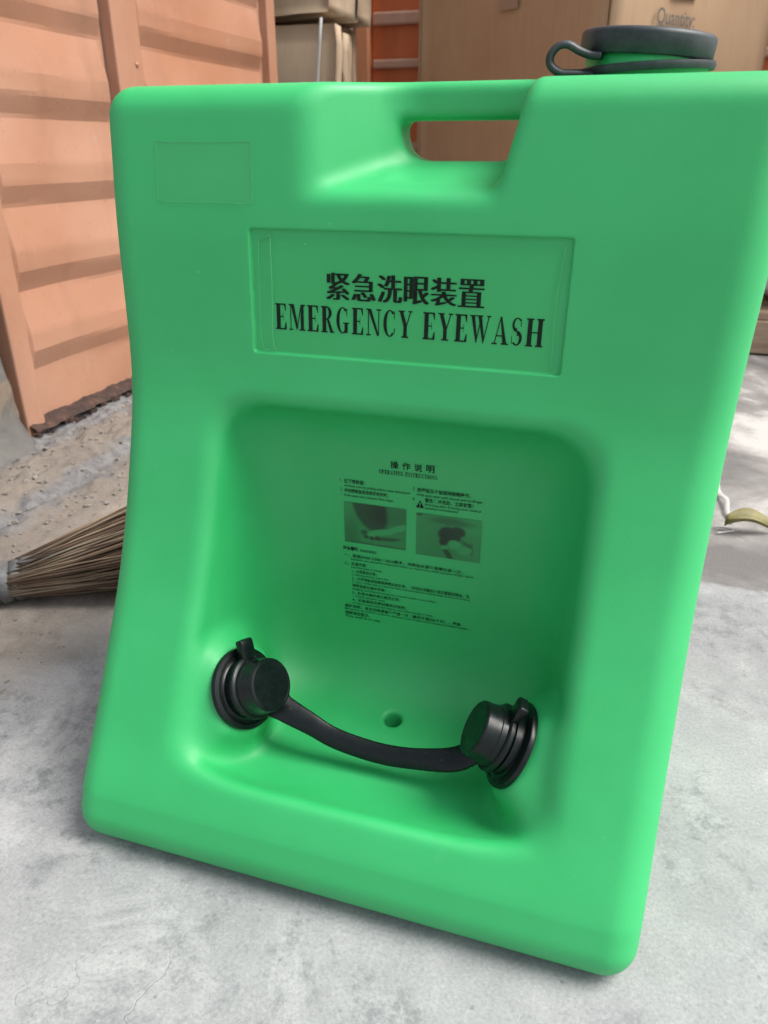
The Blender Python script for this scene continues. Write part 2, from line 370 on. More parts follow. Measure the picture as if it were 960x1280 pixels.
# rusted bottom rail, a ragged flaking strip
def rust_rail():
    ys = np.arange(.775, 2.03, .006); V = []; F = []
    for y in ys:
        a = .017+.008*fbm(y, 0, 3, 20, 3); b = .002; o = .012+.008*fbm(y, 0, 8, 30, 3)
        for (x, z) in ((WX-.03, a+.004),(WX+.004, a+.003*fbm(y,1,1,60)),(WX+.010+o*.6, a*.7),(WX+.012+o, a*.4),(WX+.008, b)): V.append((x+.004*fbm(y, z, 2, 60), y, z+.010))
    for i in range(len(ys)-1):
        for k in range(4): F.append((i*5+k, i*5+k+1, i*5+6+k, i*5+5+k))
    mesh('bottom_rail', V, F, M_rust.m, cont, smooth=False)
rust_rail()
fl = []
for _ in range(60):
    y = rng.uniform(.775, 1.4); z = rng.uniform(.006, .016); s = rng.uniform(.003, .008)
    a = rng.uniform(0, 3.1); P = np.array([[.0,-s,-s*.6],[.003,s,-s*.7],[.0015,s*.8,s*.8],[.002,-s*.5,s]]); P = np.concatenate([P, P+[.0012,0,0]])
    fl.append((P*[1,1,1]+[WX+.018+rng.uniform(0,.012),y,z], [(0,1,2,3),(7,6,5,4),(0,4,5,1),(1,5,6,2),(2,6,7,3),(3,7,4,0)]))
tag(mesh('rust_flakes', *join(fl), M_rust.m, cont, smooth=False), kind='stuff')

# ------------------------------------------------------------------ rough concrete pillar at the far left
def pillar():
    zs = np.arange(-.01, 2.4, .012); V = []; ang = 44
    for z in zs:
        fl_ = .045*math.exp(-max(0,z)/.05)+.012
        for k in range(ang):
            t = 2*math.pi*k/ang; c, s = math.cos(t), math.sin(t); m = max(abs(c), abs(s)); m = (abs(c)**8+abs(s)**8)**(1/8)
            hx, hy = .19, .27
            x = -1.13+(hx+fl_)*c/m; y = .495+(hy+fl_*.0)*s/m
            w = .012*fbm(x, y, z, 9, 5)+.006*fbm(x, y, z, 40, 3); V.append((x+w*c, y+w*s*.4, z))
    F = [(i*ang+k, i*ang+(k+1)%ang, (i+1)*ang+(k+1)%ang, (i+1)*ang+k) for i in range(len(zs)-1) for k in range(ang)]
    F.append(tuple((len(zs)-1)*ang+k for k in range(ang)))
    return mesh('concrete_pillar', V, F, M_pillar.m)
tag(pillar(), 'rough grey concrete pillar with tan patches beside the salmon container, at the left edge', 'pillar')

# ------------------------------------------------------------------ behind: orange container door, carton bundles, big box
ocd = empty('container_door', (-.6, 3.0, 0))
tag(ocd, 'dark orange steel container door with pale horizontal strips, behind the large brown box', 'container door')
OY = 3.0
def obox(name, x0, x1, y0, y1, z0, z1, mat, bw=.004):
    return bevel(mesh(name, *box(((x0+x1)/2,(y0+y1)/2,(z0+z1)/2),(x1-x0,y1-y0,z1-z0)), mat, ocd, smooth=False), bw)
obox('door_post', -1.092, -1.037, OY-.09, OY+.03, .01, 2.4, M_opost.m)
obox('door_post', -.998, -.946, OY-.085, OY+.03, .01, 2.4, M_opost.m)
obox('door_sheet', -2.3, -1.093, OY-.01, OY+.03, .01, 2.4, M_oran.m)
obox('door_gap', -1.036, -.999, OY-.01, OY+.03, .01, 2.4, M_oran.m)
mesh('lock_rod', *tube([(-1.017,OY-.06,z) for z in (.05,.4,.74)]+[(-1.0185,OY-.06,.77),(-1.0195,OY-.06,.80),(-1.0195,OY-.06,2.3)], .0105, 12), M_steel.m, ocd)
obox('rod_guide', -1.0345, -1.001, OY-.08, OY-.040, .905, .925, M_opost.m)
obox('door_sheet', -.945, 1.6, OY-.035, OY+.03, .01, 2.4, M_oran.m)
for z in (.215, .365, .515, .665, .809, .955, 1.105, 1.255, 1.405, 1.555):
    obox('pressed_strip', -.938, 1.59, OY-.058, OY-.037, z, z+(.033 if z != .955 else .046), M_pale.m, .008)
# flattened carton bundles
def bundle(name, c, W, D, H, n, rz, lean, mat, label, strap_x, front=False):
    e = empty(name, (c[0], c[1], c[2])); tag(e, label, 'carton bundle', 'tied bundles of flattened cartons')
    R = np.array(Matrix.Rotation(rz, 3, 'Z') @ Matrix.Rotation(lean, 3, 'Y'))
    for i in range(n):      # sheets standing side by side, each slightly crumpled
        xx = (i+.5)/n*W-W/2; nz_, ny_ = 16, 8; V = []
        hz = H*(1-.05*random.random()); dy = random.uniform(-.015,.015)
        for s in (-1, 1):
            for a in range(ny_+1):
                for b in range(nz_+1):
                    y = (a/ny_-.5)*D+dy; z = b/nz_*hz; bx = .012*fbm(y, z, i*2.3, 6, 2)+.006*fbm(y+9, z, i*1.1, 16, 2)
                    V.append((xx+s*W/n*.485+bx, y+.008*fbm(0, z, i, 8), z))
        m = (ny_+1)*(nz_+1); F = []
        for a in range(ny_):
            for b in range(nz_):
                q = a*(nz_+1)+b; F += [(q, q+nz_+1, q+nz_+2, q+1)[::-1], (m+q, m+q+nz_+1, m+q+nz_+2, m+q+1)]
        rim = [b for b in range(nz_)]
        for b in range(nz_):
            q0 = b; q1 = ny_*(nz_+1)+b; F += [(q0, q0+1, m+q0+1, m+q0), (q1, m+q1, m+q1+1, q1+1)]
        for a in range(ny_):
            q0 = a*(nz_+1)+nz_; q1 = a*(nz_+1); F += [(q0, q0+nz_+1, m+q0+nz_+1, m+q0), (q1, m+q1, m+q1+nz_+1, q1+nz_+1)]
        mesh('flat_carton', np.array(V)@R.T+np.array(c), F, mat, e)
    y = -D/2-.022
    p = np.array([(strap_x+.010*math.sin(t*3), y+.003*math.sin(t*5), t*H) for t in np.linspace(.0, 1.0, 14)])
    if front: p = np.array([(-W/2-.020+.003*math.sin(t*5), strap_x+.022*math.sin(t*3.2)-.03*t, t*H) for t in np.linspace(.0, 1.0, 14)])
    mesh('strap', *ribbon(p@R.T+np.array(c), (1,0,0), .009, .003), M_white.m, e)
    return e
# they stand against each other in the gap: faces toward the viewer are broad sheets
bundle('carton_bundle', (-1.03, 2.47, .002), .30, .29, .90, 4, math.pi/2+.08, .0, M_card2.m, 'pale bundle of flattened cartons tied with a white strap, left of the orange door', -.085, True)
bundle('carton_bundle', (-1.27, 2.42, .002), .16, .34, 1.2, 6, .1, .0, M_card3.m, 'dull narrow bundle of flattened cartons, edges showing, against the end of the salmon container', .02)
bundle('carton_bundle', (-1.025, 2.50, .915), .30, .31, .42, 3, math.pi/2-.16, .03, M_card2.m, 'crumpled pale bundle of flattened cartons on top of the white-strapped bundle', .03, True)
# big carton, corner towards the viewer
AL = math.radians(53); BC = Vector((.006, 2.2, 0)); ux = Vector((math.cos(AL), math.sin(AL), 0)); uy = Vector((-math.sin(AL), math.cos(AL), 0))
bx = empty('cardboard_box', BC); tag(bx, 'large brown cardboard box printed Quantity, standing behind the black filler cap', 'cardboard box')
BW, BD, BH = .80, .84, 1.25
def bxp(a, b, z): return BC+ux*a+uy*b+Vector((0,0,z))
def face_slab(name, f, a1, z1, mat, n=(14,18)):
    V = []; F = []; nx, nz = n
    for s in (0, 1):
        for i in range(nx+1):
            for j in range(nz+1):
                a = a1*i/nx; z = .003+z1*j/nz; e = min(1, 8*min(i/nx, 1-i/nx, j/nz, 1-j/nz))
                V.append(f(a, s*.006-.010*e*fbm(a, z, a1, 3, 2), z))
    m = (nx+1)*(nz+1)
    for i in range(nx):
        for j in range(nz):
            q = i*(nz+1)+j; F += [(q, q+nz+1, q+nz+2, q+1), (m+q, m+q+1, m+q+nz+2, m+q+nz+1)]
    for i in range(nx):
        for j in (0, nz): q = i*(nz+1)+j; F.append((q, q+nz+1, m+q+nz+1, m+q))
    for j in range(nz):
        for i in (0, nx): q = i*(nz+1)+j; F.append((q, q+1, m+q+1, m+q))
    return mesh(name, V, F, mat, bx)
face_slab('front_panel', lambda a, o, z: bxp(a, o, z), BW, BH, M_card.m)
face_slab('side_panel', lambda a, o, z: bxp(o, a+.012, z), BD, BH, M_card.m)
face_slab('front_panel', lambda a, o, z: bxp(a, BD+.03-o, z), BW, BH, M_card.m, (4,4))
face_slab('side_panel', lambda a, o, z: bxp(BW-o, a+.012, z), BD, BH, M_card.m, (4,4))
mesh('lid', [bxp(0,0,BH+.004),bxp(BW,0,BH+.004),bxp(BW,BD,BH+.004),bxp(0,BD,BH+.004),bxp(0,0,BH+.01),bxp(BW,0,BH+.01),bxp(BW,BD,BH+.01),bxp(0,BD,BH+.01)],
     [(3,2,1,0),(4,5,6,7),(0,1,5,4),(1,2,6,5),(2,3,7,6),(3,0,4,7)], M_card.m, bx, smooth=False)
def tape_on(f, a0, a1, z0, z1):
    V = [f(a0,-.012,z0), f(a1,-.012,z0), f(a1,-.012,z1), f(a0,-.012,z1), f(a0,-.011,z0), f(a1,-.011,z0), f(a1,-.011,z1), f(a0,-.011,z1)]
    mesh('tape', V, [(3,2,1,0),(4,5,6,7),(0,1,5,4),(1,2,6,5),(2,3,7,6),(3,0,4,7)], M_ctape.m, bx, smooth=False)
tape_on(lambda a, o, z: bxp(o, a, z), .36, .44, .915, 1.25); tape_on(lambda a, o, z: bxp(a, o, z), .26, .37, .925, 1.25)

# white sacks and pallet to the right, mostly hidden by the tank
pal = empty('wooden_pallet', (.79, 2.35, 0)); tag(pal, 'weathered wooden pallet under the white sacks, at the right edge behind the green tank', 'pallet')
for i in range(3): bevel(mesh('runner', *box((.54+.25*i, 2.35, .05),(.09,.8,.09)), M_wood.m, pal, smooth=False), .004)
for i in range(5): bevel(mesh('deck_board', *box((.79, 2.01+.17*i, .107),(.66,.10,.022)), M_wood.m, pal, smooth=False), .003)
def sack(z, dx, seed, label):
    V = []; n, m = 40, 14
    for j in range(m+1):
        ph = -math.pi/2+math.pi*j/m
        for i in range(n):
            t = 2*math.pi*i/n; c, s = math.cos(t), math.sin(t); q = (abs(c)**5+abs(s)**5)**.2; r = math.cos(ph)**.45
            x, y = .33*c/q*r, .38*s/q*r; w = .02*fbm(x, y, seed+ph, 5, 3)
            V.append((.80+dx+x+w*c, 2.35+y+w*s, z+.105*math.sin(ph)+.01*fbm(x,y,seed,6)))
    F = [(j*n+i, j*n+(i+1)%n, (j+1)*n+(i+1)%n, (j+1)*n+i) for j in range(m) for i in range(n)]
    o = mesh('woven_sack', V, F, M_sack.m); return tag(o, label, 'sack', 'pale woven sacks on the pallet')
sack(.222, 0, 1, 'pale woven sack at the bottom, lying directly on the wooden pallet')
sack(.424, .02, 2, 'pale woven sack second from the bottom, behind the green tank')
sack(.626, -.01, 3, 'pale woven sack third from the bottom, right of the brown box')
sack(.828, .01, 4, 'pale woven sack on top of the pile, right of the brown box')

# ------------------------------------------------------------------ broom of palm ribs
br = empty('broom', (-.56, .27, 0)); tag(br, 'broom of thin brown palm ribs tied with grey tape, on rough ground', 'broom')
ax = Vector((.80, .58, .05)).normalized(); bo = Vector((-.547, .282, .027))
side = Vector((-ax.y, ax.x, 0)).normalized(); upv = ax.cross(side)*-1 if ax.cross(side).z < 0 else ax.cross(side)
stick_meshes = {}
def stick_mesh(k):
    if k not in stick_meshes:
        L = .62; P = [(t*L, .010*math.sin(t*4+k*1.3)*t, .014*math.sin(t*3.1+k*1.7)*t+.003*math.sin(t*11+k)) for t in np.linspace(0, 1, 7)]
        V, F = tube(P, np.linspace(.0013, .0007, 7), 5)
        m = bpy.data.meshes.new('bristle'); m.from_pydata(V.tolist(), [], F); m.polygons.foreach_set('use_smooth', [True]*len(m.polygons)); m.materials.append(M_st[k % 3].m); stick_meshes[k] = m
    return stick_meshes[k]
core = []
for i in range(680):
    r = math.sqrt(rng.random()); t = rng.uniform(0, 2*math.pi)
    sx, sz = r*math.cos(t), r*math.sin(t)
    d0 = (ax+side*(sx*.30+.0)+upv*(sz*.17+.10)).normalized()
    p0 = bo+side*(sx*.022)+upv*(sz*.018)-ax*.02
    end = p0+d0*.62
    if end.z < .012: d0 = (Vector((end.x, end.y, .012+.02*rng.random()))-p0).normalized()
    q = d0.to_track_quat('X', 'Z') @ Matrix.Rotation(rng.uniform(-.6,.6), 3, 'X').to_quaternion()
    k = int(rng.integers(0, 12))
    if i < 300:
        o = bpy.data.objects.new('bristle', stick_mesh(k)); link(o, br)
        o.rotation_mode = 'QUATERNION'; o.rotation_quaternion = q; o.location = p0-br.location
    else:
        m = stick_mesh(k); R = np.array(q.to_matrix()); core.append((np.array([v.co[:] for v in m.vertices])@R.T+np.array(p0), [tuple(f.vertices) for f in m.polygons]))
tag(mesh('bristles', *join(core), M_st[1].m, br), kind='stuff')
hp = [bo-ax*s_ for s_ in (.30,.2,.1,.0)]
mesh('handle', *tube([tuple(p+Vector((0,0,.0))) for p in hp], [.021,.0215,.022,.020], 14), M_st[1].m, br)
for k in range(4):
    c = bo+ax*(-.028+.016*k); mesh('binding', *lathe([(.0235,-.009),(.0265+.0015*(k%2),-.005),(.0275,.0),(.0262,.006),(.0232,.009)], c, ax+Vector((.06*math.sin(k*2),.05*math.cos(k),0)), 22), M_bind.m, br)
tp = [bo+ax*.01+upv*.027, bo+ax*.045+upv*.031+side*-.006, bo+ax*.085+upv*.040+side*-.010]
mesh('tape_tail', *ribbon(cat_rom(tp, 6), side, .018, .0022), M_bind.m, br)

# ------------------------------------------------------------------ leaf and white strip on the floor at the right
lf = empty('dry_leaf', (.372, .765, 0)); tag(lf, 'curled yellow-green dry leaf lying on the floor right of the green tank', 'leaf')
V = []; F = []
for i in range(13):
    t = i/12; w = .018*math.sin(math.pi*min(1, t*1.02))**.8*(1-.35*t)+.0006
    for j in range(5):
        s = j/4*2-1; V.append((.335+.075*t, .752+.02*t+s*w*.8, .012+.014*s*s*(1-t*.4)+.010*math.sin(t*4)+.003*s))
F = [(i*5+j, i*5+5+j, i*5+6+j, i*5+j+1) for i in range(12) for j in range(4)]
lm = mesh('leaf_blade', V, F, M_leaf.m, lf); md = lm.modifiers.new('thick', 'SOLIDIFY'); md.thickness = .0006
mesh('leaf_stem', *tube(cat_rom([(.408,.772,.010),(.43,.768,.013),(.46,.758,.006),(.49,.75,.002)], 5), np.linspace(.0016,.0009,16), 6), M_leaf.m, lf)
ws = mesh('white_strip', *ribbon(cat_rom([(.322,1.03,.004),(.332,.95,.012),(.337,.90,.006),(.347,.86,.010),(.346,.82,.006),(.352,.785,.004)], 7), (1,.1,.3), np.interp(np.linspace(0,1,36),[0,.25,.5,1],[.013,.016,.008,.006]), .0012), M_white.m)
tag(ws, 'thin crumpled white plastic strip on the floor behind the dry leaf', 'strip')
tw = mesh('twine', *tube(cat_rom([(.325,.742,.003),(.338,.748,.004),(.350,.757,.004),(.338,.762,.004),(.322,.764,.003)], 6), .0013, 6), M_white.m)
tag(tw, 'short bit of pale twine at the tip of the dry leaf by the green tank', 'twine')

# ------------------------------------------------------------------ the eyewash tank: implicit surface, polygonised
FP = [(0,-.0300),(.02,-.0240),(.043,-.0150),(.06,-.0055),(.09,.014),(.122,.033),(.154,.0515),(.187,.070),(.203,.0785),(.239,.0950),(.262,.1045),(.286,.1130),(.309,.1210),(.333,.1290),(.356,.1345),(.38,.1375),(.403,.1390),(.430,.1405),(.452,.1417),(.473,.1432),(.494,.1455),(.524,.1495),(.554,.1545),(.575,.157)]
zf_ = np.linspace(-.02, .60, 621); yf_ = np.interp(zf_, [p[0] for p in FP], [p[1] for p in FP])
for _ in range(3): yf_ = np.convolve(np.pad(yf_, 9, mode='edge'), np.ones(19)/19, 'valid')
def yfront(z): return np.interp(z, zf_, yf_)
TOPZ, BACK, HW = .566, .335, .2255
def fillet(P, rs, n=10):
    out = []
    for i, r in enumerate(rs):
        p = np.array(P[i]); a = np.array(P[i-1])-p; b = np.array(P[(i+1) % len(P)])-p
        if r == 0: out.append(p); continue
        a /= np.linalg.norm(a); b /= np.linalg.norm(b); th = math.acos(np.clip(a.dot(b), -1, 1)); t = r/math.tan(th/2)
        c = p+(a+b)/np.linalg.norm(a+b)*r/math.sin(th/2); s, e = p+a*t, p+b*t
        v0, v1 = s-c, e-c; an = math.acos(np.clip(v0.dot(v1)/r/r, -1, 1))
        for k in range(n+1): u = k/n; out.append(c+(math.sin((1-u)*an)*v0+math.sin(u*an)*v1)/math.sin(an))
    return out
zz = np.linspace(.06, .515, 92)
P = [(BACK, 0.), (BACK, TOPZ), (float(yfront(.56)), TOPZ)]
pts = fillet([(-.0285,-.001),(BACK,0.),(BACK,TOPZ+.004),(float(yfront(.548))+.0012,TOPZ-.001),(float(yfront(.515)),.515),(0.1,.3),(float(yfront(.045)),.045)], [.026,.02,.022,.021,0,0,0])
# order: bottom-front fillet, bottom-back, top-back, top-front, then down the front profile
body = []
for p in pts[:-3]: body.append(p)
for z in zz[::-1]: body.append((float(yfront(z)), z))
for z in (.055,.05): body.append((float(yfront(z)), z))
POLY = np.array(body)
gy = np.arange(-.06, .40, .0015); gz = np.arange(-.04, .61, .0015)
def poly_sdf(Y, Z, P):
    dm = np.full(Y.shape, 1e9); ins = np.zeros(Y.shape, bool)
    for i in range(len(P)):
        a, b = P[i], P[(i+1) % len(P)]; e = b-a; L = e.dot(e)
        if L < 1e-14: continue
        wy, wz = Y-a[0], Z-a[1]; t = np.clip((wy*e[0]+wz*e[1])/L, 0, 1)
        dm = np.minimum(dm, (wy-e[0]*t)**2+(wz-e[1]*t)**2)
        c = ((a[1] > Z) != (b[1] > Z))
        if abs(e[1]) > 1e-12: ins ^= c & (Y < e[0]*(Z-a[1])/e[1]+a[0])
    return np.where(ins, -1, 1)*np.sqrt(dm)
TAB = poly_sdf(*np.meshgrid(gy, gz, indexing='ij'), POLY)
def d2(y, z):
    fy = np.clip((y-gy[0])/.0015, 0, len(gy)-1.001); fz = np.clip((z-gz[0])/.0015, 0, len(gz)-1.001)
    i = fy.astype(int); j = fz.astype(int); u = fy-i; v = fz-j
    return (TAB[i,j]*(1-u)*(1-v)+TAB[i+1,j]*u*(1-v)+TAB[i,j+1]*(1-u)*v+TAB[i+1,j+1]*u*v)
def smax(a, b, k): h = np.maximum(k-np.abs(a-b), 0)/k; return np.maximum(a, b)+h*h*k*.25
def smin(a, b, k): return -smax(-a, -b, k)
FC = np.array([-.1120, .0745, .117]); FA = np.array([.85, -.20, .45]); FA = FA/np.linalg.norm(FA)   # left nozzle seat and its axis
BYK, FLZ = .1815, .053
def sdf(x, y, z):
    r = .024
    q1 = d2(y, z)+0*x; q2 = np.maximum(-x-HW-.008, x-HW-.04*(z-.24))+0*y
    # extrusion with rounded long edges
    a, b = q1+r, q2+r
    D = np.minimum(np.maximum(a, b), 0)+np.sqrt(np.maximum(a,0)**2+np.maximum(b,0)**2)-r
    HULL = D
    # basin
    yf = yfront(z); dep = np.clip((y-yf)/np.maximum(BYK-yf, .02), -.6, 1.2)
    hw = .1465-.016*dep
    wall = (np.abs(x)-hw)*.95
    fr = FLZ+.10*np.clip(y-.03, 0, .2)
    floor_ = fr-z
    ceil_ = (z-(.345-.10*np.clip(y-.13, -.05, .08)))*.98
    cav = smax(smax(wall, ceil_, .040), floor_, .062)
    cav = smax(cav, y-BYK, .056)
    cav = smax(cav, .009+(.079-z)*.75-y, .040)      # the inner side of the front lip
    D = smax(D, -cav, .014)
    # raised seats for the two nozzles, flaring into the side walls
    h = -(np.abs(x)+FC[0])*FA[0]+(y-FC[1])*FA[1]+(z-FC[2])*FA[2]
    rr = np.sqrt(np.maximum((np.abs(x)+FC[0])**2+(y-FC[1])**2+(z-FC[2])**2-h*h, 0))
    seat = np.maximum(smax((rr-.0365+.75*np.minimum(h,0))*.8, h+.0008, .006), -h-.045); D = smin(D, smax(seat, HULL+.012, .01), .016)
    # drain
    dr = np.sqrt(x*x+(y-.134)**2)-.0076; D = smax(D, -np.maximum(dr, np.maximum(.03-z, z-.09)), .004)
    # label recess
    lz = np.abs(z-.4295)-.0437; lx = np.abs(x-.0012)-.1137
    rec = np.maximum(np.sqrt(np.maximum(lx+.002,0)**2+np.maximum(lz+.002,0)**2)+np.minimum(np.maximum(lx,lz)+.002,0)-.002, y-yf-.0026)
    rec = np.maximum(rec, -.02+0*x-(y-yf)); D = smax(D, -rec, .0010)
    # carrying handle: front pocket with a slanting left wall, slot, rear pocket
    zfl = .4965+.40*np.clip(y-.146, -.02, .055)
    left = (-.080+1.15*(y-.146) + .18*(.56-z) - x)*.65
    right = (x-.0675-.24*(z-.52))*.97
    pk = smax(smax(left, right, .012), (zfl-z)*.93, .010)
    pk = smax(pk, y-.2005, .012); D = smax(D, -pk, .008)
    slot = smax(smax(np.maximum(-.0165-x, x-.072), zfl-.002-z, .022), z-.5425, .008); slot = np.maximum(slot, np.maximum(.17-y, y-.40)); D = smax(D, -slot, .007)
    rp = smax(smax(np.abs(x)-.088, .500-z, .02), .232-y, .012); D = smax(D, -rp, .012)
    return D
def axis(lo, hi, h, fine):
    xs = [lo]
    while xs[-1] < hi:
        st = h
        for a, b, f in fine:
            if a <= xs[-1] <= b: st = min(st, f)
        xs.append(xs[-1]+st)
    return np.array(xs)
X = axis(-.232, .232, .0031, [(-.1165,-.108,.0009),(.1105,.119,.0009),(-.016,.016,.0018)])
Y = axis(-.030, .342, .0031, [(.134,.150,.0013),(.05,.09,.0025)])
Z = axis(-.007, .574, .0031, [(.381,.390,.0009),(.469,.4775,.0009),(.495,.566,.0024)])
def surface_nets(X, Y, Z):
    nx, ny, nz = len(X), len(Y), len(Z); D = np.empty((nx, ny, nz), np.float32)
    for i in range(0, nx, 24):
        D[i:i+24] = sdf(X[i:i+24,None,None], Y[None,:,None], Z[None,None,:])
    ins = D < 0
    c = ins[:-1,:-1,:-1].astype(np.int8)
    for a in (0,1):
        for b in (0,1):
            for e in (0,1):
                if a+b+e: c = c+ins[a:nx-1+a, b:ny-1+b, e:nz-1+e]
    act = (c > 0) & (c < 8); idx = -np.ones(act.shape, np.int64); I = np.argwhere(act); idx[act] = np.arange(len(I))
    S_ = np.zeros((len(I),3)); N_ = np.zeros(len(I)); ax_ = (X, Y, Z)
    for a in range(3):
        o = [k for k in range(3) if k != a]
        for u in (0,1):
            for v in (0,1):
                p = I.copy(); p[:,o[0]] += u; p[:,o[1]] += v; q = p.copy(); q[:,a] += 1
                da = D[p[:,0],p[:,1],p[:,2]]; db = D[q[:,0],q[:,1],q[:,2]]; m = (da < 0) != (db < 0)
                t = np.where(m, da/np.where(m, da-db, 1), 0)
                pos = np.stack([ax_[k][p[:,k]] for k in range(3)], 1); pos[:,a] += t*(ax_[a][q[:,a]]-ax_[a][p[:,a]])
                S_ += np.where(m[:,None], pos, 0); N_ += m
    V = S_/N_[:,None]; F = []
    for a in range(3):
        o = [k for k in range(3) if k != a]
        sl0 = [slice(None)]*3; sl1 = [slice(None)]*3; sl0[a] = slice(0,-1); sl1[a] = slice(1,None)
        e = ins[tuple(sl0)] != ins[tuple(sl1)]; E_ = np.argwhere(e); E_ = E_[(E_[:,o[0]] > 0) & (E_[:,o[1]] > 0) & (E_[:,o[0]] < D.shape[o[0]]-1) & (E_[:,o[1]] < D.shape[o[1]]-1)]
        flip = ins[E_[:,0],E_[:,1],E_[:,2]]
        qs = []
        for u, v in ((1,1),(0,1),(0,0),(1,0)):
            p = E_.copy(); p[:,o[0]] -= u; p[:,o[1]] -= v; qs.append(idx[p[:,0],p[:,1],p[:,2]])
        q = np.stack(qs, 1)
        if a == 1: flip = ~flip
        q[~flip] = q[~flip][:,::-1]; F.append(q)
    F = np.concatenate(F); F = F[(F >= 0).all(1)]
    for _ in range(2):
        h = 4e-4; x, y, z = V.T; d0 = sdf(x, y, z)
        G = np.stack([sdf(x+h,y,z)-sdf(x-h,y,z), sdf(x,y+h,z)-sdf(x,y-h,z), sdf(x,y,z+h)-sdf(x,y,z-h)], 1)/(2*h)
        st = d0[:,None]*G/np.maximum((G*G).sum(1), .2)[:,None]; n = np.linalg.norm(st, axis=1)[:,None]
        V = V-st*np.minimum(1, .002/np.maximum(n, 1e-9))
    return V, F
TV, TF = surface_nets(X, Y, Z)
TV[:,2] = np.maximum(TV[:,2], .0005)

wash = empty('eyewash_station', (0, .15, 0))
tag(wash, 'green portable emergency eyewash tank with black caps and strap, standing on the grey concrete floor', 'eyewash station')
def np_mesh(name, V, F, mat, parent):
    m = bpy.data.meshes.new(name); m.vertices.add(len(V)); m.vertices.foreach_set('co', V.astype(np.float32).ravel())
    m.loops.add(F.size); m.loops.foreach_set('vertex_index', F.ravel().astype(np.int32)); m.polygons.add(len(F))
    m.polygons.foreach_set('loop_start', np.arange(0, F.size, 4, dtype=np.int32)); m.update(calc_edges=True); m.validate()
    m.polygons.foreach_set('use_smooth', np.ones(len(m.polygons), bool)); m.materials.append(mat)
    o = bpy.data.objects.new(name, m); link(o, parent); o.location = -parent.location; return o
tank = np_mesh('tank', TV, TF, M_green.m, wash)

# ------------------------------------------------------------------ lettering
def cjk(body, bold=0.):
    """2D mesh of a line of text in Blender's own font, at size 1"""
    cu = bpy.data.curves.new('text', 'FONT'); cu.body = body; cu.size = 1; cu.offset = bold; cu.resolution_u = 4
    o = bpy.data.objects.new('text', cu); COL.objects.link(o); dg = bpy.context.evaluated_depsgraph_get()
    m = bpy.data.meshes.new_from_object(o.evaluated_get(dg)); V = np.array([v.co[:2] for v in m.vertices]).reshape(-1,2); F = [tuple(p.vertices) for p in m.polygons]
    bpy.data.objects.remove(o); bpy.data.curves.remove(cu); bpy.data.meshes.remove(m); return V, F
def arc(cx, cy, rx, ry, a0, a1, wf, n=20):
    L = []; 
    for k in range(n+1):
        t = math.radians(a0+(a1-a0)*k/n); w = wf(t); L.append(((cx+rx*math.cos(t), cy+ry*math.sin(t)), (cx+(rx-w[0])*math.cos(t), cy+(ry-w[1])*math.sin(t))))
    return [[L[k][0], L[k+1][0], L[k+1][1], L[k][1]] for k in range(n)]
def Rr(a, b, c, d_): return [[(a,b),(c,b),(c,d_),(a,d_)]]
TN, TK = .055, .205
def stem(x, w=TK, s=.07): return Rr(x,TN,x+w,1-TN)+Rr(x-s,0,x+w+s,TN)+Rr(x-s,1-TN,x+w+s,1)
LW = lambda t: (.165, .045)
